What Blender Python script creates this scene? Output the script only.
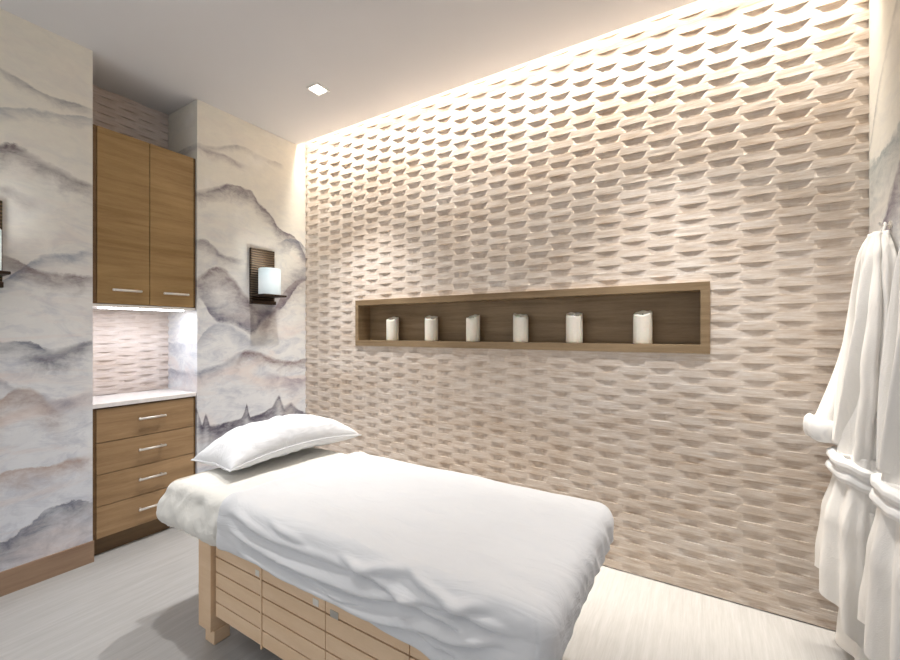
import bpy, bmesh, math, random
from mathutils import Vector, Matrix, noise
random.seed(7)
SC = bpy.context.scene
for o in list(bpy.data.objects): bpy.data.objects.remove(o)
PI = math.pi

# ------------------------------------------------------------------ camera
CAM_H = 1.4; FPX = 412.4; YAW = 0.5509
cd = bpy.data.cameras.new('camera'); cam = bpy.data.objects.new('camera', cd)
SC.collection.objects.link(cam); SC.camera = cam
cam.location = (0, 0, CAM_H); cam.rotation_euler = (PI/2, 0, YAW)
cd.sensor_width = 36; cd.lens = FPX*36/900; cd.shift_y = 2.1/900; cd.clip_start = 0.02

# ------------------------------------------------------------------ light
XL, YB, XR, H = -3.177, 2.597, 0.640, 3.117      # left wall, relief wall, right wall, ceiling
YF = -1.6
YS = YB-0.105                                    # edge of the ceiling before the cove slot
w = bpy.data.worlds.new('world'); SC.world = w; w.use_nodes = True
w.node_tree.nodes['Background'].inputs[0].default_value = (0.97, 0.98, 1.0, 1)
w.node_tree.nodes['Background'].inputs[1].default_value = 0.66
SC.view_settings.view_transform = 'Standard'; SC.view_settings.look = 'None'
SC.view_settings.gamma = 1; SC.view_settings.use_curve_mapping = False
SC.view_settings.exposure = 0.34
SPOT_W, COVE_W = 60, 30

def lamp(name, kind, loc, power, col, rot=(0,0,0), **kw):
    l = bpy.data.lights.new(name, kind); l.energy = power; l.color = col
    for k, v in kw.items(): setattr(l, k, v)
    o = bpy.data.objects.new(name, l); SC.collection.objects.link(o); o.location = loc; o.rotation_euler = rot
    return o
# LED strip inside the cove slot
lamp('cove_strip_lamp', 'AREA', ((XL+XR)/2, YB-0.085, H+0.085), COVE_W, (1.0, 0.92, 0.81), (0,0,0), shape='RECTANGLE', size=XR-XL-.06, size_y=0.03, spread=math.radians(56))
DOWN = [(-2.32, 1.995), (-2.20, 1.0), (-0.15, 1.995), (-0.15, 1.0), (-2.2, -0.1), (-0.6, -0.6)]
for i, (x, y) in enumerate(DOWN):
    lamp('downlight_lamp', 'SPOT', (x, y, H-0.012), SPOT_W*(2.6, 1.4, 1.9, .2, .3, .3)[i], (1.0, 0.985, 0.97), (0,0,0), spot_size=math.radians((78, 80, 78, 74, 90, 90)[i]), spot_blend=.8, shadow_soft_size=0.05)

# ------------------------------------------------------------------ material helpers
class NT:
    def __init__(s, name):
        s.m = bpy.data.materials.new(name); s.m.use_nodes = True
        s.t = s.m.node_tree; s.b = s.t.nodes['Principled BSDF']
    def n(s, typ, **kw):
        x = s.t.nodes.new(typ)
        for k, v in kw.items(): setattr(x, k, v)
        return x
    def l(s, a, b): s.t.links.new(a, b)
    def math(s, op, a, b=None, clamp=False):
        x = s.n('ShaderNodeMath', operation=op, use_clamp=clamp)
        for i, v in enumerate((a, b)):
            if v is None: continue
            if isinstance(v, (int, float)): x.inputs[i].default_value = v
            else: s.l(v, x.inputs[i])
        return x.outputs[0]
    def mix(s, f, a, b, blend='MIX'):
        x = s.n('ShaderNodeMix', data_type='RGBA', blend_type=blend)
        for i, v in ((0, f), (6, a), (7, b)):
            if isinstance(v, (int, float)): x.inputs[i].default_value = v
            elif isinstance(v, tuple): x.inputs[i].default_value = (*v, 1)[:4]
            else: s.l(v, x.inputs[i])
        return x.outputs[2]
    def noise(s, vec, scale, detail=4, rough=.55, dist=0):
        x = s.n('ShaderNodeTexNoise'); s.l(vec, x.inputs['Vector'])
        x.inputs['Scale'].default_value = scale; x.inputs['Detail'].default_value = detail
        x.inputs['Roughness'].default_value = rough; x.inputs['Distortion'].default_value = dist
        return x.outputs[0]
    def coord(s, sc=(1,1,1), loc=(0,0,0)):
        g = s.n('ShaderNodeTexCoord'); mp = s.n('ShaderNodeMapping')
        mp.inputs['Scale'].default_value = sc; mp.inputs['Location'].default_value = loc
        s.l(g.outputs['Object'], mp.inputs['Vector']); return mp.outputs[0]
    def ramp(s, f, stops):
        x = s.n('ShaderNodeValToRGB'); s.l(f, x.inputs[0]); e = x.color_ramp.elements
        while len(e) < len(stops): e.new(.5)
        for k, (p, c) in enumerate(stops): e[k].position = p; e[k].color = (*c, 1)
        return x.outputs[0]
    def remap(s, v, a, b, c=0, d=1):
        x = s.n('ShaderNodeMapRange'); s.l(v, x.inputs[0])
        for i, q in enumerate((a, b, c, d)): x.inputs[i+1].default_value = q
        return x.outputs[0]
    def bump(s, h, strength=.3, dist=.01):
        x = s.n('ShaderNodeBump'); s.l(h, x.inputs['Height']); x.inputs['Strength'].default_value = strength
        x.inputs['Distance'].default_value = dist; s.l(x.outputs[0], s.b.inputs['Normal'])
    def col(s, c):
        if isinstance(c, tuple): s.b.inputs['Base Color'].default_value = (*c, 1)
        else: s.l(c, s.b.inputs['Base Color'])
    def set(s, rough=.5, metal=0, spec=.5):
        s.b.inputs['Roughness'].default_value = rough; s.b.inputs['Metallic'].default_value = metal
        s.b.inputs['Specular IOR Level'].default_value = spec
def srgb(r, g, b):
    f = lambda c: (c/255/12.92 if c <= 10 else ((c/255+.055)/1.055)**2.4)
    return (f(r), f(g), f(b))
def plain(name, c, rough=.5, metal=0, spec=.5, nscale=30, amt=.06, bump=0):
    m = NT(name); v = m.coord(); nz = m.noise(v, nscale)
    m.col(m.mix(m.remap(nz, .3, .7), tuple(x*(1-amt) for x in c), tuple(min(1, x*(1+amt)) for x in c)))
    m.set(rough, metal, spec)
    if bump: m.bump(nz, bump, .005)
    return m.m
def emit(name, c, s):
    m = NT(name); m.col(c); m.b.inputs['Emission Color'].default_value = (*c, 1); m.b.inputs['Emission Strength'].default_value = s
    v = m.coord(); m.l(m.remap(m.noise(v, 20), 0, 1, s*.95, s*1.05), m.b.inputs['Emission Strength'])
    return m.m
def wood(name, dark, light, sc=(1, 1, 14), rough=.45, grain=.5, spec=.4):
    m = NT(name)
    a = m.noise(m.coord(sc), 1.6, 5, .6, .6); b = m.noise(m.coord(tuple(q*3 for q in sc)), 9, 4, .7)
    big = m.noise(m.coord((1.2,1.2,1.6)), 2.0, 2)
    f = m.math('ADD', m.math('MULTIPLY', a, .6), m.math('MULTIPLY', b, .25)); f = m.math('ADD', f, m.math('MULTIPLY', big, .25))
    m.col(m.mix(m.remap(f, .38, .72), dark, light)); m.set(rough, 0, spec); m.bump(b, grain*.3, .003)
    return m.m

# back-projection used to read the mural's ridge lines off the wall plane x = XL
def on_left(px, py):
    k = (px-450)/FPX; c, s = math.cos(YAW), math.sin(YAW)
    ratio = (k*c-s)/(c+k*s); y = XL/ratio; d = -XL*s+y*c
    return y, CAM_H-(py-332)*d/FPX

def mural(name, ridges, axis=1, a0=0.0, a1=2.8, top=srgb(230,226,214), bot=srgb(222,227,236)):
    m = NT(name); g = m.n('ShaderNodeTexCoord'); sx = m.n('ShaderNodeSeparateXYZ'); m.l(g.outputs['Object'], sx.inputs[0])
    Y, Z = sx.outputs[axis], sx.outputs[2]
    co = m.coord()
    n1 = m.noise(co, 7, 6, .65); n2 = m.noise(m.coord(loc=(3,5,9)), 3.2, 4, .6); n3 = m.noise(m.coord((1,1,2.2), (9,1,2)), 5, 6, .7, .8)
    n4 = m.noise(m.coord((1,.6,1.8), (4,7,1)), 2.1, 5, .6, 1.2)
    n5 = m.noise(m.coord((1.5,1.5,2.4), (1,8,3)), 6, 7, .72, .5)
    base = m.mix(m.remap(Z, .2, 2.6), bot, top)  # cream top carries the warm light in its colour; bluish bottom is the print
    base = m.mix(m.math('MULTIPLY', m.remap(n3, .46, .68), m.remap(Z, 1.2, 2.6, .6, .12)), base, srgb(168,174,190))
    base = m.mix(m.math('MULTIPLY', m.remap(n4, .5, .68), m.remap(Z, 1.2, 2.6, .6, .2)), base, srgb(222,206,200))
    base = m.mix(m.math('MULTIPLY', m.remap(n2, .55, .75), .5), base, srgb(238,236,232))
    wob = m.math('SUBTRACT', n1, .5); wob2 = m.math('SUBTRACT', n2, .5)
    U = m.remap(Y, a0, a1)
    for pts, colr, fade, strength, amp, sign in ridges:
        pts = sorted(pts); zs = [p[1] for p in pts]
        fc = m.n('ShaderNodeFloatCurve'); cv = fc.mapping.curves[0]
        P = [(min(1, max(0, (p[0]-a0)/(a1-a0))), p[1]/3.2) for p in pts]
        while len(cv.points) < len(P): cv.points.new(.5, .5)
        for q, (u, v) in zip(cv.points, P): q.location = (u, v); q.handle_type = 'AUTO_CLAMPED' if len(P) < 12 else 'VECTOR'
        fc.mapping.extend = 'HORIZONTAL'; fc.mapping.update(); m.l(U, fc.inputs['Value'])
        zr = m.math('MULTIPLY', fc.outputs[0], 3.2)
        zr = m.math('ADD', zr, m.math('ADD', m.math('MULTIPLY', wob, amp*3.4), m.math('MULTIPLY', m.math('SUBTRACT', n5, .5), amp*3.0)))
        dz = m.math('MULTIPLY', m.math('SUBTRACT', zr, Z), sign)
        edge = m.math('DIVIDE', dz, m.remap(n2, .42, .64, .008, .045), True)
        body = m.math('POWER', m.remap(m.math('ADD', dz, m.math('MULTIPLY', m.math('SUBTRACT', n5, .5), fade*.9)), fade*1.1, 0), 1.5)
        # opacity along the wall: fades out beyond the ends of the traced line
        e0, e1 = pts[0][0], pts[-1][0]
        along = m.math('MULTIPLY', m.remap(Y, e0-.05, e0+.05), m.remap(Y, e1+.05, e1-.05))
        blot = m.remap(n3, .3, .62, .6, 1.1)
        mk = m.math('MULTIPLY', m.math('MULTIPLY', edge, body), m.math('MULTIPLY', along, blot))
        base = m.mix(m.math('MULTIPLY', mk, min(1, strength*1.1), True), base, tuple(q*.74 for q in colr))
    base = m.mix(m.remap(n5, .3, .7, .10, 0), base, srgb(110,110,125))
    m.col(base); m.set(.75, 0, .25); m.bump(n1, .05, .002)
    return m.m
def R(pts, c, fade, st, amp=.02, sign=1): return ([on_left(*p) for p in pts], srgb(*c), fade, st, amp, sign)
ridL = [
 R([(-60,40),(0,66),(23,80),(45,93),(92,107)], (150,150,155), .07, .75, .012),
 R([(-60,104),(0,107),(36,109),(68,114),(92,117)], (160,168,178), .08, .7, .012),
 R([(-60,150),(0,143),(18,144),(36,154),(59,166),(77,175),(92,184)], (112,98,104), .16, .95, .018),
 R([(-60,190),(0,182),(15,188),(28,196)], (120,105,105), .10, .6, .02),
 R([(-20,300),(20,268),(43,254),(59,254),(92,249)], (140,155,180), .09, .8, .018),
 R([(0,252),(41,268),(64,273),(92,277)], (150,135,135), .14, .85, .02),
 R([(-60,330),(0,339),(27,341),(54,348),(92,339)], (125,130,145), .14, .85, .02),
 R([(30,356),(54,352),(72,346),(92,338)], (112,108,124), .12, .9, .02),
 R([(-60,395),(0,398),(9,391),(27,385),(41,394),(59,410)], (190,160,142), .22, .85, .02),
 R([(-60,380),(0,378),(12,384),(24,388)], (150,150,166), .12, .6, .02),
 R([(41,392),(60,398),(92,390)], (160,158,175), .16, .8, .02),
 R([(-60,480),(0,472),(45,466),(73,457),(92,450)], (205,178,165), .13, .85, .02),
 R([(-60,555),(0,543),(27,525),(45,512),(59,503),(75,500),(92,503)], (140,144,158), .26, .85, .03),
 # right-hand stretch beside the relief wall
 R([(193,141),(212,145),(244,146),(258,154),(280,163)], (165,158,160), .06, .7, .01),
 R([(197,145),(217,151),(245,164)], (165,150,155), .08, .8, .01),
 R([(193,191),(209,187),(231,184),(250,190),(258,201),(269,212),(280,228),(294,236),(307,258)], (125,112,122), .15, .95, .016),
 R([(280,242),(290,238),(300,242),(307,250)], (135,140,155), .14, .8, .02),
 R([(193,237),(209,242),(223,253),(239,258)], (150,142,150), .11, .85, .015),
 R([(193,280),(209,268),(220,265),(231,275),(243,290),(258,305),(275,310)], (140,122,126), .26, .95, .02),
 R([(200,300),(217,322),(239,327),(253,336),(261,325),(280,311),(299,286),(307,280)], (112,108,128), .28, .9, .014, -1),
 R([(262,322),(275,306),(290,285),(307,275)], (150,130,132), .22, .7, .02, 1),
 R([(193,350),(206,330),(222,322),(240,330),(256,342)], (186,192,206), .14, .7, .02),
 R([(193,372),(206,368),(220,362),(236,354),(247,349)], (150,152,170), .14, .85, .02),
 R([(236,360),(247,349),(261,352),(274,357),(294,360),(307,357)], (132,100,98), .12, .98, .014),
 R([(266,372),(280,372),(295,378),(307,376)], (178,168,184), .22, .75, .02),
 R([(193,392),(202,424),(206,410),(210,425),(217,424),(242,417),(247,402),(250,417),(264,412),(272,406),(279,393),(284,406),(291,401),(299,409),(307,412)], (98,92,110), .3, .95, .012),
]
M = {}
M['mural_left'] = mural('mural_wallpaper', ridL)
M['mural_right'] = mural('mural_wallpaper_right', [
 ([(1.6,2.9),(2.2,2.75),(2.4,2.55),(2.6,2.2)], srgb(150,150,152), .07, .7, .02, 1),
 ([(1.0,2.2),(2.0,2.3),(2.3,2.2),(2.6,2.15)], srgb(160,172,176), .35, .75, .03, 1),
 ([(1.0,2.3),(2.0,2.25),(2.3,2.0),(2.6,1.6)], srgb(140,128,142), .35, .9, .03, 1),
 ([(0.0,1.5),(1.0,1.6),(2.0,1.4),(2.6,1.3)], srgb(170,160,160), .3, .7, .03, 1)])
M['cab'] = wood('cabinet_oak_veneer', srgb(132,103,62), srgb(172,142,96))
M['cab_lo'] = wood('drawer_oak_veneer', srgb(134,106,74), srgb(174,144,108))
M['cab_edge'] = wood('cabinet_edge_band', srgb(92,66,38), srgb(122,92,56))
M['kick'] = wood('toe_kick_wood', srgb(96,76,52), srgb(124,100,70))
M['base'] = wood('baseboard_wood', srgb(140,114,94), srgb(172,146,122), sc=(1,1,16))
M['niche'] = wood('niche_wood', srgb(114,92,64), srgb(156,134,104), sc=(1.0,1,16), rough=.5)
M['maple'] = wood('table_maple', srgb(222,188,150), srgb(240,212,180), sc=(1.2,1.2,10), rough=.45)
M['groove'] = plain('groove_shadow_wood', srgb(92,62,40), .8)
M['white_paint'] = plain('white_paint', srgb(222,218,213), .6)
M['ceil'] = plain('ceiling_paint', srgb(211,210,211), .85, spec=.2, nscale=3, amt=.008)
M['stone'] = plain('white_countertop', srgb(226,222,220), .25)
M['chrome'] = plain('brushed_nickel', srgb(226,222,216), .35, .7)
M['iron'] = plain('dark_bronze_metal', srgb(58,46,36), .4, .7, nscale=60, amt=.3)
M['black'] = plain('black_gap', srgb(18,16,15), .8)
M['wax'] = plain('ivory_wax', srgb(244,238,224), .45, nscale=60, amt=.03, bump=.1)
M['wax'].node_tree.nodes['Principled BSDF'].inputs['Subsurface Weight'].default_value = .15
M['wick'] = plain('candle_wick', srgb(60,52,44), .9)
M['foam'] = plain('mattress_vinyl', srgb(205,196,180), .5)
M['plate'] = plain('label_plate_silver', srgb(185,182,176), .35, .6)
M['plate_w'] = plain('label_plate_white', srgb(228,222,212), .4)
M['trim'] = plain('downlight_trim', srgb(236,234,230), .5)
M['led'] = emit('led_diffuser', (1, .97, .93), 14)
M['cove'] = emit('cove_led', (1, .88, .72), 6)
M['uclight'] = emit('under_cabinet_led', (.95, .95, 1.0), 8)

def fabric(name, c, sc=220, st=.15, wr=None, ws=.3):
    """woven cotton; wr = stretched scale of the small creases"""
    m = NT(name); v = m.coord(); nz = m.noise(v, sc, 2); big = m.noise(v, 5, 3)
    m.col(m.mix(m.remap(big, .3, .7), tuple(x*.975 for x in c), c)); m.set(.9, 0, .15)
    m.b.inputs['Sheen Weight'].default_value = .15
    if wr:
        cr = m.noise(m.coord(wr), 1.0, 3, .5, .9); rd = m.math('ABSOLUTE', m.math('SUBTRACT', cr, .5))
        rd = m.math('SUBTRACT', 1, m.math('MULTIPLY', rd, 5), True)
        x = m.n('ShaderNodeBump'); m.l(rd, x.inputs['Height']); x.inputs['Strength'].default_value = ws; x.inputs['Distance'].default_value = .006
        y = m.n('ShaderNodeBump'); m.l(nz, y.inputs['Height']); y.inputs['Strength'].default_value = st; y.inputs['Distance'].default_value = .0012
        m.l(x.outputs[0], y.inputs['Normal']); m.l(y.outputs[0], m.b.inputs['Normal'])
    else: m.bump(nz, st, .0012)
    return m.m
M['sheet'] = fabric('white_cotton_sheet', srgb(223,224,226), wr=(3,9,14), ws=.35)
M['fitted'] = fabric('cream_fitted_sheet', srgb(231,229,222), wr=(8,6,8), ws=.4)
M['pillow'] = fabric('white_pillow_cotton', srgb(234,235,237), wr=(5,12,8), ws=.4)
M['robe'] = fabric('terry_white_cotton', srgb(240,237,232), 260, .8, wr=(9,9,1.6), ws=.5)
M['robe2'] = fabric('terry_belt_cotton', srgb(238,237,235), 300, .5)

# frosted glass with a lit lamp inside
m = NT('lit_frosted_glass'); v = m.coord(); m.col(srgb(196,212,216)); m.set(.35)
sx = m.n('ShaderNodeTexCoord'); sp = m.n('ShaderNodeSeparateXYZ'); m.l(sx.outputs['Generated'], sp.inputs[0])
gl = m.ramp(sp.outputs[2], [(0, (.75,.8,.8)), (.45, (1,1,1)), (.78, (.8,.9,.92)), (1, (.42,.5,.53))])
m.l(gl, m.b.inputs['Emission Color']); m.b.inputs['Emission Strength'].default_value = .3; M['glass'] = m.m
# ribbed dark plate
m = NT('ribbed_bronze'); g = m.coord(); wv = m.n('ShaderNodeTexWave', bands_direction='Z'); m.l(m.coord((1,.25,1)), wv.inputs[0])
wv.inputs['Scale'].default_value = 16; wv.inputs['Distortion'].default_value = 1.6; wv.inputs['Detail Scale'].default_value = .8
m.col(m.mix(wv.outputs[1], srgb(52,42,34), srgb(96,80,62))); m.set(.42, .6); m.bump(wv.outputs[1], .8, .006); M['ribbed'] = m.m

# layered relief cladding
def relief_mat(name, cols, bump=.5):
    m = NT(name)
    a = m.noise(m.coord((7,7,75)), 1.0, 6, .7, .25); b = m.noise(m.coord((16,16,260)), 1.0, 4, .7)
    big = m.noise(m.coord((1.4,1.4,5)), 1.0, 3); blk = m.noise(m.coord((3.5,3.5,23.5), (2,2,4)), 1.0, 1)
    f = m.math('ADD', m.math('MULTIPLY', a, .5), m.math('MULTIPLY', b, .34)); f = m.math('ADD', f, m.math('MULTIPLY', big, .22))
    f = m.math('ADD', f, m.math('MULTIPLY', m.math('SUBTRACT', blk, .5), .05))
    m.col(m.ramp(f, [(.38, cols[0]), (.47, cols[1]), (.56, cols[2]), (.65, cols[3])])); m.set(.8, 0, .2)
    m.bump(b, bump, .003); return m.m
M['relief'] = relief_mat('layered_relief_stone', [srgb(186,162,139), srgb(206,190,174), srgb(218,206,194), srgb(231,223,215)], .22)
M['relief2'] = relief_mat('recess_relief_stone', [srgb(190,172,158), srgb(206,192,182), srgb(214,203,196), srgb(222,213,208)], .2)
# floor: grey-white vinyl with fine streaks
m = NT('pale_vinyl_floor')
a = m.noise(m.coord((40,2.2,1)), 1.0, 5, .7, .4); b = m.noise(m.coord((150,7,1)), 1.0, 3, .7); c = m.noise(m.coord((1,1,1)), 1.2, 2)
f = m.math('ADD', m.math('MULTIPLY', a, .5), m.math('MULTIPLY', b, .35)); f = m.math('ADD', f, m.math('MULTIPLY', c, .15))
m.col(m.ramp(f, [(.36, srgb(164,162,160)), (.5, srgb(174,173,171)), (.64, srgb(184,183,182))])); m.set(.42, 0, .4); m.bump(b, .12, .002)
M['floor'] = m.m

# ------------------------------------------------------------------ mesh helpers
def link(name, bm, mat, parent=None, smooth=False, loc=None, norm=True):
    me = bpy.data.meshes.new(name)
    if norm: bmesh.ops.recalc_face_normals(bm, faces=bm.faces)
    bm.to_mesh(me); bm.free()
    o = bpy.data.objects.new(name, me); SC.collection.objects.link(o)
    me.materials.append(M[mat] if isinstance(mat, str) else mat)
    if smooth:
        for p in me.polygons: p.use_smooth = True
    if parent: o.parent = parent
    if loc: o.location = loc
    return o
def box(bm, x0, x1, y0, y1, z0, z1, bev=0):
    r = bmesh.ops.create_cube(bm, size=1)
    for v in r['verts']: v.co = Vector(((x0+x1)/2+v.co.x*(x1-x0), (y0+y1)/2+v.co.y*(y1-y0), (z0+z1)/2+v.co.z*(z1-z0)))
    if bev:
        es = list({e for v in r['verts'] for e in v.link_edges})
        bmesh.ops.bevel(bm, geom=es, offset=bev, segments=2, affect='EDGES', profile=.5)
def boxes(name, bs, mat, parent=None, bev=0):
    bm = bmesh.new()
    for b in bs: box(bm, *b, bev=bev)
    return link(name, bm, mat, parent)
def empty(name, loc, label, cat, group=None):
    o = bpy.data.objects.new(name, None); SC.collection.objects.link(o); o.location = loc; o.empty_display_size = .1
    tag(o, label, cat, group); return o
def tag(o, label, cat, group=None, kind=None):
    if label: o['label'] = label
    if cat: o['category'] = cat
    if group: o['group'] = group
    if kind: o['kind'] = kind
    return o
def struct(o): o['kind'] = 'structure'; return o
def lathe(bm, prof, n=32, cx=0, cy=0, rfun=None):
    rings = []
    for r, z in prof:
        ring = []
        for i in range(n):
            t = 2*PI*i/n; rr = r*(rfun(t, z) if rfun else 1)
            ring.append(bm.verts.new((cx+rr*math.cos(t), cy+rr*math.sin(t), z)))
        rings.append(ring)
    for a, b in zip(rings, rings[1:]):
        for i in range(n): bm.faces.new((a[i], a[(i+1) % n], b[(i+1) % n], b[i]))
    return rings
def cyl_between(bm, a, b, r, n=12):
    a, b = Vector(a), Vector(b); d = (b-a)
    res = bmesh.ops.create_cone(bm, cap_ends=True, segments=n, radius1=r, radius2=r, depth=d.length)
    rot = d.to_track_quat('Z', 'Y').to_matrix().to_4x4()
    bmesh.ops.transform(bm, matrix=Matrix.Translation((a+b)/2) @ rot, verts=res['verts'])
def grid(bm, nu, nv, f, wrap=False):
    V = [[bm.verts.new(f(i/(nu-1), j/(nv if wrap else nv-1))) for j in range(nv)] for i in range(nu)]
    for i in range(nu-1):
        for j in range(nv if wrap else nv-1):
            k = (j+1) % nv
            bm.faces.new((V[i][j], V[i+1][j], V[i+1][k], V[i][k]))
    return V
def solid(o, t, off=-1):
    md = o.modifiers.new('thickness', 'SOLIDIFY'); md.thickness = t; md.offset = off; return o
def sstep(a, b, x):
    t = min(1, max(0, (x-a)/(b-a))); return t*t*(3-2*t)
def N(x, y, z=0): return noise.noise(Vector((x, y, z)))

# ------------------------------------------------------------------ setting
struct(boxes('floor', [(XL-.6, XR+.3, YF, YB+.3, -.08, 0)], 'floor'))
struct(boxes('ceiling', [(XL-.6, XR+.3, YF, YS, H, H+.05), (XL-.6, XR+.3, YS-.02, YS, H+.05, H+.17), (XL-.6, XR+.3, YS, YB+.3, H+.15, H+.2)], 'ceil'))
Y1, Y2, XN = 1.0035, 1.6139, -3.615            # recess holding the cabinets
struct(boxes('wall_left', [(XL-.6, XL, YF, Y1, 0, H), (XL-.6, XL, Y2, YB+.1, 0, H+.15)], 'mural_left'))
struct(boxes('baseboard_left', [(XL, XL+.012, YF, Y1, 0, .128), (XL, XL+.012, Y2, YB, 0, .128), (XL-.012, XL+.012, Y1, Y1+.004, 0, .128)], 'base', bev=.001))
struct(boxes('wall_right', [(XR, XR+.12, YF, YB+.1, 0, H+.15)], 'mural_right'))
struct(boxes('baseboard_right', [(XR-.012, XR, YF, YB-.03, 0, .128)], 'base', bev=.001))

# relief: stacked courses, each a trapezoid wave; neighbours shifted by half a period
PER, CRS, AMP = 0.287, 0.0426, 0.0140
def pocket(p):
    a = abs(((p % 1.0)*2)-1)                    # 0 at the middle of a pocket
    return 1-sstep(.12, .52, a)*.55-.45*min(1, max(0, (a-.12)/.40))
def relief(bm, x0, x1, z0, z1, ybase, amp, phase=0.0, hole=None, n=24, per=PER, crs=CRS):
    """courses of scooped pockets, each deepest under its straight upper edge and running out to a curved lower lip"""
    nx = int(round((x1-x0)/per*n)); xs = [x0+(x1-x0)*i/nx for i in range(nx+1)]
    if hole: xs = sorted(set([x for x in xs if min(abs(x-hole[0]), abs(x-hole[1])) > .004]+[hole[0], hole[1]]))
    z = z0; k = 0; prev = None
    while z < z1-1e-4:
        b = min(z1, z+crs); ts = [0.0, .012, .35, .7, 1.0]
        zs = [z+(b-z)*t for t in ts]
        if hole:
            for h in hole[2:]:
                if z+1e-4 < h < b-1e-4: zs.append(h)
            zs.sort()
        js = random.Random(k*13+5).uniform(-.005, .006)
        var = [1+.22*N(x*3.4, k*2.7) for x in xs]
        first_row = True
        for zz in zs:
            t = (zz-z)/crs; row = []
            for x, vv in zip(xs, var):
                r = pocket((x-x0+js)/per+phase+.5*(k % 2))
                dep = max(0, r-.30*max(0, 1-t))*amp*vv if t > 1e-6 else 0
                row.append(bm.verts.new((x, ybase-amp+dep+.0006*N(x*9, zz*60), zz)))
            if prev:
                zm = (prev[0].co.z+zz)/2
                if first_row: zm = zz
                for i in range(len(xs)-1):
                    xm = (xs[i]+xs[i+1])/2
                    if hole and hole[0] < xm < hole[1] and hole[2]-1e-5 < zm < hole[3]+1e-5: continue
                    bm.faces.new((prev[i], prev[i+1], row[i+1], row[i]))
            prev = row; first_row = False
        z += crs; k += 1
NX0, NX1, NZ0, NZ1 = -2.522, 0.030, 1.285, 1.668
bm = bmesh.new()
relief(bm, XL, XR, .006, H+.15, YB, AMP, .62, (NX0+.01, NX1-.01, NZ0+.01, NZ1-.01))
wf = struct(link('wall_far', bm, 'relief', norm=False))
struct(boxes('trim_1', [(XL, XR, YB+.002, YB+.02, 0, .03)], 'black'))
struct(boxes('wall_far_backing', [(XL, NX0+.005, YB+.012, YB+.2, .03, H+.15), (NX1-.005, XR, YB+.012, YB+.2, .03, H+.15), (NX0, NX1, YB+.012, YB+.2, .03, NZ0+.005), (NX0, NX1, YB+.012, YB+.2, NZ1-.005, H+.15)], 'white_paint'))
# niche casing in the relief wall
FB = .043; YN0, YN1 = YB-.030, YB+.125
nb = [(NX0, NX1, YN0, YN1, NZ1-FB, NZ1), (NX0, NX1, YN0, YN1, NZ0, NZ0+FB+.003), (NX0, NX0+.032, YN0, YN1, NZ0+FB+.003, NZ1-FB), (NX1-FB, NX1, YN0, YN1, NZ0+FB+.003, NZ1-FB)]
nt = empty('wall_niche', (0,0,0), 'long shallow recessed wooden display niche in the relief wall holding candles', 'niche')
boxes('frame', nb, 'niche', nt)
boxes('back_panel', [(NX0+.01, NX1-.01, YN1-.008, YN1+.004, NZ0+.01, NZ1-.01)], 'niche', nt)

# recess back cladding, sides
bm = bmesh.new(); relief(bm, 0, Y2-Y1, 0.9, H, .013, .013, .2, None, 20, .26, .030)
bmesh.ops.transform(bm, matrix=Matrix.Translation((XN+.012, Y1, 0)) @ Matrix.Rotation(PI/2, 4, 'Z'), verts=bm.verts)
struct(link('wall_recess', bm, 'relief2', norm=False))

# ------------------------------------------------------------------ ceiling light and cove lamp
def downlight(x, y, label):
    t = empty('ceiling_downlight', (x, y, H), label, 'ceiling light')
    bm = bmesh.new(); s = .058
    for (a, b, c, d) in ((-s, s, -s, -s+.014), (-s, s, s-.014, s), (-s, -s+.014, -s+.014, s-.014), (s-.014, s, -s+.014, s-.014)): box(bm, a, b, c, d, -.006, 0)
    link('trim_ring', bm, 'trim', t)
    boxes('lens', [(-s+.014, s-.014, -s+.014, s-.014, -.003, 0)], 'led', t)
    return t
downlight(*DOWN[0], 'small bright square recessed downlight set in the grey ceiling')
tag(boxes('cove_light_strip', [(XL+.03, XR-.03, YB-.10, YB-.07, H+.09, H+.10)], 'cove'), 'warm light strip in the ceiling slot along the relief wall', 'cove light')

# ------------------------------------------------------------------ cabinets
XC = -3.197
def handle(parent, y0, y1, z, r=.0075):
    bm = bmesh.new()
    cyl_between(bm, (XC+.034, y0, z), (XC+.034, y1, z), r)
    for y in (y0+.012, y1-.012): cyl_between(bm, (XC+.0, y, z), (XC+.034, y, z), r*.8)
    for y in (y0, y1): 
        rr = bmesh.ops.create_uvsphere(bm, u_segments=10, v_segments=6, radius=r*1.1)
        bmesh.ops.translate(bm, vec=(XC+.034, y, z), verts=rr['verts'])
    link('handle', bm, 'chrome', parent, True)
g = .002
up = empty('wall_cabinet', (XC-.2, 1.31, 1.56), 'tall two-door wooden wall cabinet in the recess above the counter', 'cabinet')
UZ0, UZ1 = 1.578, 2.68
def body(par, bs, mat, name='body', bev=.0008):
    o = boxes(name, bs, mat, par, bev); return o
def rel(par):  # keep world coordinates under an empty
    inv = Matrix.Translation(-Vector(par.location))
    for c in par.children: c.matrix_parent_inverse = inv
body(up, [(XN+.03, XC, Y1+g, Y1+.025, UZ0, UZ1), (XN+.03, XC, Y2-.012, Y2-g, UZ0, UZ1), (XN+.03, XC-.024, Y1+.025, Y2-.012, UZ0+.02, UZ1-.002)], 'cab_edge')
body(up, [(XN+.03, XC-.001, Y1+g, Y2-g, UZ0-.018, UZ0-.001)], 'white_paint', 'underside_panel')
CY = 1.3165
for (a, b, hy0, hy1) in ((Y1+.028, CY-.002, 1.105, 1.253), (CY+.002, Y2-.0145, 1.394, 1.545)):
    d = boxes('door', [(XC-.021, XC, a, b, UZ0+.003, UZ1)], 'cab', up, .001)
    handle(d, hy0, hy1, 1.668)
rel(up)
lo = empty('drawer_cabinet', (XC-.2, 1.31, 0), 'low wooden cabinet of four drawers under the white counter', 'cabinet')
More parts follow.
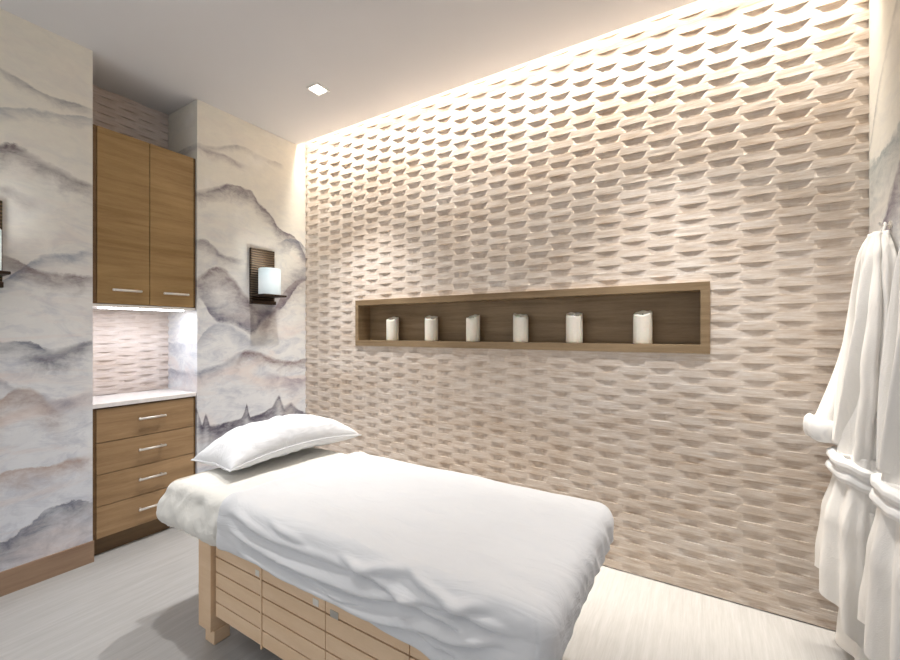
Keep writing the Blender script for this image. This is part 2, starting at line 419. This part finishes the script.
body(lo, [(XN+.03, XC, Y1+g, Y1+.022, .115, .927), (XN+.03, XC, Y2-.012, Y2-g, .115, .927), (XN+.03, XC-.024, Y1+.022, Y2-.012, .115, .926)], 'cab_edge')
body(lo, [(XN+.03, XC-.055, Y1+g, Y2-g, 0.001, .115)], 'kick', 'toe_kick')
for z1_, z0_ in ((.918, .711), (.706, .513), (.509, .316), (.312, .117)):
    d = boxes('drawer', [(XC-.021, XC, Y1+.0245, Y2-.0145, z0_, z1_)], 'cab_lo', lo, .001)
    handle(d, 1.247, 1.397, (z0_+z1_)/2+.012)
rel(lo)
ct = tag(boxes('countertop', [(XN+.015, XC+.012, Y1+g, Y2-g, .9285, .956)], 'stone', bev=.002), 'thin white countertop on the drawer cabinet', 'countertop')
uc = tag(boxes('under_cabinet_light', [(XC-.09, XC-.05, Y1+.06, Y2-.06, UZ0-.027, UZ0-.0185)], 'uclight'), 'bright strip light under the two-door wall cabinet', 'light')
lamp('under_cabinet_lamp', 'AREA', (XC-.09, (Y1+Y2)/2, UZ0-.032), 2.0, (.93, .94, 1.0), (0,0,0), shape='RECTANGLE', size=.05, size_y=.5)

# ------------------------------------------------------------------ sconces
def sconce(y, label):
    t = empty('wall_sconce', (XL, y, 1.633), label, 'wall lamp', 'bronze wall sconces')
    boxes('backplate', [(0, .028, -.108, .108, 0, .46)], 'ribbed', t, .002)
    boxes('shelf', [(.028, .195, -.105, .105, .058, .074)], 'iron', t, .003)
    boxes('shelf_lip', [(.028, .05, -.108, .108, .0, .03)], 'iron', t, .002)
    bm = bmesh.new(); lathe(bm, [(.03, .0745), (.082, .075), (.086, .082), (.086, .285), (.083, .29), (.080, .285), (.080, .085)], 40, .115, 0)
    link('glass_shade', bm, 'glass', t, True)
    bm = bmesh.new(); lathe(bm, [(.001, .09), (.03, .10), (.035, .14), (.03, .18), (.001, .195)], 20, .115, 0)
    link('bulb', bm, 'led', t, True)
    lamp('sconce_lamp', 'POINT', (XL+.115, y, 1.633+.36), .8, (1, .95, .88), shadow_soft_size=.05)
sconce(2.13, 'bronze wall sconce with glowing glass beside the relief wall')
sconce(0.51, 'bronze wall sconce cut off at the left edge of the photo')

# ------------------------------------------------------------------ candles
def candle(label, first=None):
    t = empty('pillar_candle', (0,0,0), label, 'candle', 'ivory candles in the wall niche')
    if first is None:
        R0, HT = .051, .182
        bm = bmesh.new()
        def rf(t_, z): return 1+.018*math.sin(t_*14)*(.6+.4*math.sin(z*60))
        rings = lathe(bm, [(.001, 0), (R0*.96, 0), (R0, .006), (R0, .06), (R0, .12), (R0, HT-.012), (R0*.97, HT), (R0*.86, HT-.001), (R0*.80, HT-.012), (R0*.7, HT-.02), (.001, HT-.022)], 56, 0, 0, rf)
        for ring in rings[5:9]:
            for i, v in enumerate(ring):
                a = 2*PI*i/56; v.co.z += .014*math.sin(a)+.0025*math.sin(3*a+1)+.0015*math.sin(7*a)
        link('wax_body', bm, 'wax', t, True)
        bm = bmesh.new(); cyl_between(bm, (0,0,HT-.023), (.002,0,HT-.004), .0016, 8); link('wick', bm, 'wick', t)
    else:
        for c in first.children:
            d = c.copy(); SC.collection.objects.link(d); d.parent = t
    return t
cl = ['white pillar candle at the left end of the niche, nearest the sconce', 'ivory pillar candle second from the left in the niche', 'ivory pillar candle third from the left in the niche',
      'ivory pillar candle fourth from the left in the niche', 'ivory pillar candle fifth from the left, next to the rightmost', 'largest looking ivory candle at the right end of the niche']
first = None
for i, (x, lb) in enumerate(zip((-2.175, -1.79, -1.425, -1.058, -.697, -.302), cl)):
    t = candle(lb, first); first = first or t
    t.location = (x, YB+.043, NZ0+FB+.0035); t.rotation_euler = (0, 0, [0, .5, -.3, .9, .2, -.4][i])

# ------------------------------------------------------------------ treatment table
BX0, BX1, BY0, BY1 = -2.25, -.315, .965, 1.79      # mattress plan
ZT = .690
tb = empty('treatment_table', (-1.2, 1.38, 0), 'wooden spa treatment table with slatted side panels under white bedding', 'table')
FX0, FX1, FY0, FY1 = -1.968, -.52, 1.005, 1.75
ZP0, ZP1 = .122, .470
# slatted panels
def panel_boxes(x0, x1, ya, yb):
    n = 5; hgt = (ZP1-ZP0-.012)/n; out = []
    for k in range(n): out.append((x0, x1, ya, yb, ZP0+.006+k*hgt+.003, ZP0+.006+(k+1)*hgt-.003))
    return out
XS = [-1.868, -1.519, -1.151, -.775, -.62]
for a, b in zip(XS, XS[1:]):
    for (ya, yb, yc, yd) in ((1.022, 1.036, 1.036, 1.045), (FY1-.036, FY1-.022, FY1-.045, FY1-.036)):
        p = boxes('side_panel', panel_boxes(a+(.011 if a == XS[0] else .0015), b-(.011 if a == XS[0] else .0015), ya, yb), 'maple', tb, .0015)
        q = boxes('panel_backing', [(a+.0005, b-.0005, yc, yd, ZP0, ZP1)], 'groove', p)
        if a == XS[0]: boxes('panel_stile', [(b-.0085, b-.001, ya-.002, yb+.002, ZP0-.004, ZP1)], 'maple', p)
for (xa, xb) in ((FX0+.01, FX0+.024), (FX1-.024, FX1-.01)):
    boxes('end_panel', [(xa, xb, 1.10, FY1-.1, z0, z1) for (_, _, _, _, z0, z1) in panel_boxes(0, 1, 0, 1)], 'maple', tb, .0015)
# rails
for ra, rb in ((1.018, 1.045), (FY1-.045, FY1-.018)): boxes('rail', [(-1.87, -.62, ra, rb, ZP1-.001, ZP1+.016)], 'maple', tb, .001)
for (xa, xb) in ((FX0, -1.868), (-.62, FX1)):
    for (ya, yb) in ((FY0, FY0+.10), (FY1-.10, FY1)):
        p = boxes('corner_post', [(xa, xb, ya, yb, .062, .486)], 'maple', tb, .002)
        s_ = 1 if ya < 1.3 else -1
        yy = (ya+.012, ya+.085) if s_ > 0 else (yb-.085, yb-.012)
        boxes('foot_block', [(xa+.035, xb+(.008 if xa < -1 else -.02), yy[0], yy[1], 0.001, .0615)], 'maple', p, .002)
boxes('deck', [(FX0, FX1, FY0+.01, FY1-.01, .487, .51)], 'maple', tb)
boxes('label_plate', [(-1.562, -1.537, 1.0205, 1.023, .405, .43)], 'plate_w', tb, .0005)
boxes('label_plate', [(-1.215, -1.185, 1.0205, 1.023, .405, .43)], 'plate_w', tb, .0005)
boxes('label_plate', [(-1.125, -1.085, 1.0205, 1.023, .395, .42)], 'plate', tb, .0005)
# mattress
bm = bmesh.new(); box(bm, BX0+.02, BX1-.02, BY0+.03, BY1-.02, .512, ZT-.012, bev=.03)
link('mattress', bm, 'foam', tb, True)
rel(tb)
for c in tb.children:
    for d in c.children: d.matrix_parent_inverse = Matrix.Identity(4)

# drape a flat sheet over the mattress block
def drape(a, b, top, x0, x1, y0, y1, r, z_extra=0):
    cx = min(max(a, x0+r), x1-r); cy = min(max(b, y0+r), y1-r)
    dx, dy = a-cx, b-cy; d = math.hypot(dx, dy)
    if d < 1e-6: return Vector((a, b, top)), Vector((0,0,1)), 0, (0, 0)
    ux, uy = dx/d, dy/d; L = r*PI/2
    if d <= L:
        t = d/r; return Vector((cx+ux*r*math.sin(t), cy+uy*r*math.sin(t), top-r*(1-math.cos(t)))), Vector((ux*math.sin(t), uy*math.sin(t), math.cos(t))), 0, (ux, uy)
    h = d-L
    return Vector((cx+ux*r, cy+uy*r, top-r-h)), Vector((ux, uy, 0)), h, (ux, uy)

# fitted sheet seen at the head end
def f_fit(u, v):
    a = BX0-.20+(-.9-(BX0-.20))*(1-u); hg = .205-.11*sstep(-1.80, -1.68, a)
    b = BY0-hg+v*(BY1-BY0+2*hg)
    p, n, h, (ux, uy) = drape(a, b, ZT-.004, BX0, BX1-.01, BY0+.012, BY1-.008, .055)
    edge = 1-n.z; t = min(1, h/.17)
    fold = .013*N(a*8+b*3, p.z*8, 2)+.008*N(a*19-b*8, p.z*12, 7)+.012*(1-abs(N(a*11+b*5, p.z*7+b*6, 5))*2.4)*t
    p += n*edge*fold
    p.z += (1-edge)*(.004*N(a*5, b*5, 1)+.002*N(a*16, b*12, 4))
    bil = .030*math.sin(t*PI*.9)-.035*sstep(.10, .17, h)
    if p.x < -1.74: p += Vector((ux, uy, 0))*bil*edge
    if p.x > -1.6: p -= n*.012*edge+Vector((0, 0, .004))
    if h > .155: p.z += (h-.155)*.85
    p.z -= .012*sstep(-2.05, -2.25, p.x)
    return p
bm = bmesh.new(); grid(bm, 150, 110, f_fit); fs = link('fitted_sheet', bm, 'fitted', None, True); solid(fs, .003, 0)
tag(fs, 'cream fitted sheet showing at the head end below the pillow', 'sheet')

# top sheet
HX = -1.715
# long creases of the near side: (x, distance below the table edge) polylines, height, half width
CREASE = [([(-1.68,.03),(-1.35,.06),(-1.0,.05),(-.7,.01)], .012, .016), ([(-1.66,.09),(-1.3,.115),(-.95,.10),(-.62,.05),(-.45,.02)], .017, .018),
 ([(-1.6,.15),(-1.25,.165),(-.9,.15),(-.6,.11),(-.40,.07)], .020, .017), ([(-1.3,.205),(-1.0,.205),(-.7,.185),(-.45,.14),(-.36,.10)], .020, .016),
 ([(-1.05,.03),(-.8,.055),(-.62,.075),(-.5,.085)], .015, .012), ([(-.95,.235),(-.7,.225),(-.5,.195),(-.36,.15)], .018, .014),
 ([(-1.5,.20),(-1.3,.215),(-1.1,.22)], .012, .013), ([(-.8,.0),(-.66,.03),(-.5,.05),(-.38,.05)], .014, .012), ([(-1.45,.01),(-1.3,.03),(-1.15,.035)], .008, .012),
 ([(-.75,.13),(-.6,.14),(-.48,.135)], .012, .010), ([(-1.15,.135),(-1.0,.14),(-.85,.125)], .012, .010)]
def crease(a, wv):
    f = 0
    for pts, hgt, wd in CREASE:
        if a < pts[0][0]-.1 or a > pts[-1][0]+.1: continue
        for (p, q), (r_, s_) in zip(pts, pts[1:]):
            if p <= a < r_:
                t = (a-p)/(r_-p); c = q+(s_-q)*(t*t*(3-2*t))+.004*N(a*4, q*40)
                e = sstep(pts[0][0], pts[0][0]+.15, a)*sstep(pts[-1][0], pts[-1][0]-.10, a)
                dd = (wv-c)/(wd*.8); f += hgt*e*(math.exp(-dd*dd*(1 if dd < 0 else 3.2))-.35*math.exp(-((dd-1.35)/.7)**2))
                break
    return f
def f_top(u, v):
    b0 = BY0-.175; b = b0+v*(BY1+.20-b0)
    a = HX+.012*N(b*6, 3.3)-.012*(b-1.4)+u*(BX1+.19-HX)
    if b < 1.2: b += .012*sstep(1.2, b0, b)*(1+.7*N(a*3, 1.5))*(.6+.8*sstep(-1.5, -.6, a))
    RR = .058
    p, n, h, (ux, uy) = drape(a, b, ZT+.010, BX0, BX1, BY0-.004, BY1+.012, RR)
    edge = 1-n.z; foot = sstep(-1.5, -.45, a)
    flat = (.007*N(a*2.6, b*3.4, 5)+.0028*N(a*7+b*5, b*12-a*3, 8)+.004*abs(N(a*3+b*2, b*7-a*2, 11)))*(1-edge*.5)
    flat += .010*math.exp(-((a-HX-.035)/.03)**2)*(.7+.4*N(b*5, 1))
    flat += .007*math.exp(-((b-1.10-.09*N(a*1.6,9)-.05*foot)/.03)**2)*(.4+.8*N(a*3.1, 2.2))
    fold = 0
    if -uy > .25 and a < BX1+.02:
        wv = h+RR*PI/2*edge*.6
        fold = crease(a, wv)*1.15+.004*N(a*2.5, wv*22, 3)*edge+.002*N(a*9, wv*34, 6)*edge
    if uy > .3: fold = .008*N(a*14, b*9, 2)*edge
    if ux > .5: fold = (.006*N(b*9, p.z*6, 2)+.005*(1-2.5*abs(N(b*12+p.z*9, p.z*5, 4))))*edge
    p += n*(flat+fold)
    if -uy > .3: p.y -= (.030*math.sin(min(1, h/.17)*PI)*(.35+.65*foot)-.020*sstep(.12, .2, h)*(1-foot*.5))*-uy
    if ux > .3: p.x -= .10*ux*sstep(.06, .20, h)
    return p
bm = bmesh.new(); grid(bm, 300, 260, f_top); ts = link('top_sheet', bm, 'sheet', None, True); solid(ts, .004, 1)
tag(ts, 'rumpled white top sheet draped over the treatment table down to its slatted side', 'sheet')

def tube(bm, path, n=24, wrinkle=.0, seed=0, caps=True, samples=50):
    """path rows: (x,y,z,rx,ry); smooth loft with soft folds"""
    P = []
    m_ = len(path)
    for s in range(samples+1):
        f = s/samples*(m_-1); i = min(m_-2, int(f)); t = f-i
        p0, p1, p2, p3 = path[max(0, i-1)], path[i], path[i+1], path[min(m_-1, i+2)]
        P.append([.5*((2*b)+(-a+c)*t+(2*a-5*b+4*c-d)*t*t+(-a+3*b-3*c+d)*t**3) for a, b, c, d in zip(p0, p1, p2, p3)])
    rings = []
    for k, q in enumerate(P):
        a = P[max(0, k-1)]; b = P[min(len(P)-1, k+1)]
        d = Vector((b[0]-a[0], b[1]-a[1], b[2]-a[2])).normalized()
        ref = Vector((0, 1, 0)) if abs(d.y) < .9 else Vector((0, 0, 1))
        e1 = d.cross(ref).normalized(); e2 = d.cross(e1).normalized()
        ring = []
        for j in range(n):
            an = 2*PI*j/n
            wr = 1+wrinkle*(N(math.cos(an)*1.6+seed, math.sin(an)*1.6, k*.035)*1.6+.35*math.sin(an*5+seed+k*.03))
            ring.append(bm.verts.new(Vector(q[:3])+e1*math.cos(an)*q[3]*wr+e2*math.sin(an)*q[4]*wr))
        rings.append(ring)
    for A, B in zip(rings, rings[1:]):
        for j in range(n): bm.faces.new((A[j], A[(j+1) % n], B[(j+1) % n], B[j]))
    if caps:
        bm.faces.new(rings[0]); bm.faces.new(list(reversed(rings[-1])))
    return rings

# pillow
bm = bmesh.new(); PW, PD, PT = .395, .222, .120
def psurf(s, t, side):
    ex = 1-abs(s)**3.2; ey = 1-abs(t)**2.8
    hgt = max(0, ex)**.50*max(0, ey)**.50
    pin = 1-.10*(1-t*t)*0
    x = PW*s*(1-.07*(1-abs(t))*abs(s)**3 *1.0-.0); y = PD*t*(1-.10*(1-abs(s)**2)*abs(t)**4)
    # sharpened corners
    z = .052*(1-s*s)*(1-t*t*.3)+side*PT*hgt*(.92 if side > 0 else .52)
    z += (.012*N(s*3+1, t*3, 2)+.005*N(s*9, t*7, 5)+.010*abs(N(s*5+t*3, t*5, 9)))*hgt*side
    z += .004*math.sin(s*38+t*9)*sstep(.5, .95, abs(t))*hgt
    return Vector((x, y, z))
NU, NVV = 70, 50
top = [[bm.verts.new(psurf(-1+2*i/NU, -1+2*j/NVV, 1)) for j in range(NVV+1)] for i in range(NU+1)]
bot = [[(top[i][j] if i in (0, NU) or j in (0, NVV) else bm.verts.new(psurf(-1+2*i/NU, -1+2*j/NVV, -1))) for j in range(NVV+1)] for i in range(NU+1)]
for i in range(NU):
    for j in range(NVV):
        bm.faces.new((top[i][j], top[i+1][j], top[i+1][j+1], top[i][j+1])); bm.faces.new((bot[i][j], bot[i][j+1], bot[i+1][j+1], bot[i+1][j]))
edge_pts = [top[i][0].co.copy() for i in range(0, NU+1, 2)]+[top[NU][j].co.copy() for j in range(2, NVV, 2)]+[top[i][NVV].co.copy() for i in range(NU, -1, -2)]+[top[0][j].co.copy() for j in range(NVV-2, 0, -2)]
pl = link('pillow', bm, 'pillow', None, True)
bm = bmesh.new(); tube(bm, [(p.x, p.y, p.z, .0038, .0038) for p in edge_pts+edge_pts[:1]], 8, samples=420); pp = link('piping', bm, 'pillow', pl, True)
pl.location = (-2.08, 1.53, ZT+.046); pl.rotation_euler = (math.radians(-4), math.radians(-1), math.radians(84))
tag(pl, 'plump white pillow lying at the head end of the treatment table', 'pillow')

# ------------------------------------------------------------------ robes
def lerp_tab(tab, z):
    tab = sorted(tab)
    if z <= tab[0][0]: return tab[0][1:]
    for a, b in zip(tab, tab[1:]):
        if z <= b[0]:
            t = (z-a[0])/(b[0]-a[0]); t = t*t*(3-2*t)
            return [p+(q-p)*t for p, q in zip(a[1:], b[1:])]
    return tab[-1][1:]
def skirt_loft(bm, tab, z0, z1, nz=90, n=140, folds=9, famp=.016, seed=0, hemf=None):
    """tab rows: (z, cx, cy, rx, ry)"""
    def f(u, v):
        z = z1+(z0-z1)*u; cx, cy, rx, ry = lerp_tab(tab, z); an = 2*PI*v
        dn = (1-u)
        fl = famp*(.35+.65*u)*(math.sin(an*folds+seed+1.6*N(math.cos(an)*1.2, math.sin(an)*1.2, z*1.1+seed))+.5*math.sin(an*(folds*2-3)+seed*2+z*2))
        fl += .010*N(math.cos(an)*2, math.sin(an)*2, z*3+seed)
        # pinched edges like a flattened garment
        ex = 2.4; c_, s_ = math.cos(an), math.sin(an)
        rr = (abs(c_)**ex+abs(s_)**ex)**(-1/ex)
        x = cx+(rx*rr+fl)*c_; y = cy+(ry*rr+fl)*s_
        if hemf: z += hemf(an)*u**3
        return (min(x, XR-.006+0*y), y, z)
    V = grid(bm, nz, n, f, True); bm.faces.new(V[0]); return V
def robe(cy, label, hook_label, seed, k=1.0, far_sleeve=True):
    """cy: hook position along the right wall; k: how far the robe stands out from the wall"""
    t = empty('bathrobe', (XR-.01, cy, 0.1), label, 'bathrobe', 'white robes on the right wall')
    D = lambda d: XR-.012-(d-.012)*k
    bm = bmesh.new()
    skirt_loft(bm, [(1.80, D(.035), cy, .024*k, .045), (1.70, D(.045), cy, .032*k, .085), (1.5, D(.052), cy, .040*k, .115), (1.2, D(.068), cy, .052*k, .12), (.98, D(.078), cy, .060*k, .105), (.86, D(.084), cy, .066*k, .095)], .86, 1.80, 70, 160, 6, .015, seed)
    link('bodice', bm, 'robe', t, True)
    hem = lambda an: -.13*math.cos(an)+.015+.05*math.sin(an)
    bm = bmesh.new()
    skirt_loft(bm, [(.90, D(.085), cy, .066*k, .095), (.80, D(.090), cy, .074*k, .115), (.6, D(.106), cy, .093*k, .145), (.35, D(.112), cy, .100*k, .16), (.2, D(.112), cy, .100*k, .16)], .2, .90, 90, 180, 7, .020, seed+2, hem)
    link('skirt', bm, 'robe', t, True)
    # inner panel hanging lower, seen under the hem
    bm = bmesh.new()
    skirt_loft(bm, [(.7, D(.07), cy-.02, .05*k, .10), (.35, D(.075), cy-.02, .055*k, .13), (.13, D(.078), cy-.02, .060*k, .14), (.10, D(.078), cy-.02, .066*k, .145), (.085, D(.078), cy-.02, .060*k, .14)], .085, .7, 60, 150, 5, .012, seed+5)
    link('lining_panel', bm, 'robe', t, True)
    for sgn in (-1, 1):
        bm = bmesh.new()
        tube(bm, [(D(.04), cy+sgn*.015, 1.80, .016, .010), (D(.07), cy+sgn*.05, 1.66, .024, .011), (D(.090), cy+sgn*.06, 1.45, .030, .012), (D(.115), cy+sgn*.04, 1.2, .036, .012), (D(.150), cy+sgn*.005, .93, .028, .011)], 24, .10, seed+sgn)
        link('lapel', bm, 'robe', t, True)
    bm = bmesh.new(); tube(bm, [(XR-.03, cy-.018, 1.79, .004, .004), (XR-.02, cy-.01, 1.825, .004, .004), (XR-.018, cy, 1.84, .004, .004), (XR-.02, cy+.01, 1.825, .004, .004), (XR-.03, cy+.018, 1.79, .004, .004)], 8)
    link('hanging_loop', bm, 'robe2', t, True)
    for sgn in (-1, 1):
        bm = bmesh.new()
        if sgn < 0 or not far_sleeve:
            pth = [(XR-.032, cy+sgn*.03, 1.775, .020, .026), (XR-.032, cy+sgn*.08, 1.66, .022, .036), (XR-.034, cy+sgn*.09, 1.45, .024, .038), (XR-.036, cy+sgn*.09, 1.2, .026, .040), (XR-.038, cy+sgn*.085, 1.08, .026, .042), (XR-.038, cy+sgn*.085, 1.02, .026, .042)]
        else:
            pth = [(XR-.035, cy+.02, 1.79, .024, .028), (XR-.05, cy+.055, 1.70, .036, .036), (XR-.062, cy+.08, 1.50, .036, .038), (XR-.100, cy+.09, 1.25, .046, .042), (XR-.152, cy+.085, 1.04, .056, .048), (XR-.178, cy+.08, .965, .064, .052)]
        tube(bm, pth, 36, .20, seed+sgn*3)
        s = link('sleeve', bm, 'robe', t, True)
        q = pth[-1]; bm = bmesh.new(); n = 44
        prof = [(.86, .045), (1.02, .050), (1.17, .036), (1.24, .006), (1.22, -.022), (1.12, -.042), (.98, -.045), (.86, -.034), (.76, .0), (.6, .05)]
        rings = []
        for rr, zz in prof:
            ring = []
            for i_ in range(n):
                an = 2*PI*i_/n; wb = 1+.07*math.sin(an*3+seed)+.04*math.sin(an*7+seed)
                ring.append(bm.verts.new((q[0]+q[3]*rr*math.cos(an)*wb, q[1]+q[4]*rr*math.sin(an)*wb, q[2]+zz+.006*math.sin(an*4+seed)-.018*math.cos(an))))
            rings.append(ring)
        for A, B in zip(rings, rings[1:]):
            for i_ in range(n): bm.faces.new((A[i_], A[(i_+1) % n], B[(i_+1) % n], B[i_]))
        link('cuff', bm, 'robe2', s, True)
    bz = .80
    bm = bmesh.new()
    def f_belt(u, v):
        an = 2*PI*v; c_, s_ = math.cos(an), math.sin(an); rr = (abs(c_)**2.4+abs(s_)**2.4)**(-1/2.4)
        pr = [(-.046, -.018), (-.052, .000), (-.046, .016), (-.030, .024), (-.014, .019), (-.004, .009), (.004, .012), (.018, .024), (.034, .022), (.044, .008), (.042, -.018)]
        f_ = u*(len(pr)-1); k_ = min(len(pr)-2, int(f_)); t_ = f_-k_
        zz = pr[k_][0]*(1-t_)+pr[k_+1][0]*t_; oo = pr[k_][1]*(1-t_)+pr[k_+1][1]*t_
        oo += .006*N(c_*3, s_*3, zz*20+seed)
        x = D(.088)+(.080*k*rr+oo)*c_; y = cy+(.110*rr+oo)*s_
        return (min(x, XR-.005), y, bz+.028+zz*(1+.12*N(c_*2, s_*2, seed))-.030*c_+.012*N(c_*2, s_*2, 3+seed)+.01*s_)
    grid(bm, 41, 140, f_belt, True)
    b_ = link('belt', bm, 'robe2', t, True)
    inv = Matrix.Translation(-Vector(t.location))
    for c in t.children: c.matrix_parent_inverse = inv
    hk = empty('robe_hook', (XR, cy, 1.83), hook_label, 'hook', 'robe hooks')
    bm = bmesh.new(); cyl_between(bm, (0,0,0), (-.03,0,0), .004); cyl_between(bm, (-.03,0,0), (-.034,0,.014), .004); cyl_between(bm, (0,0,0), (-.004,0,0), .016, 20)
    link('peg', bm, 'chrome', hk)
    return t
robe(2.33, 'white terry bathrobe hanging nearest the relief wall with one cuffed sleeve out', 'small metal wall hook holding the robe nearest the relief wall', 1, 1.0, True)
robe(1.945, 'white terry bathrobe cut off by the right edge of the photo', 'small metal wall hook above the robe cut off at the right edge', 8, .72, False)
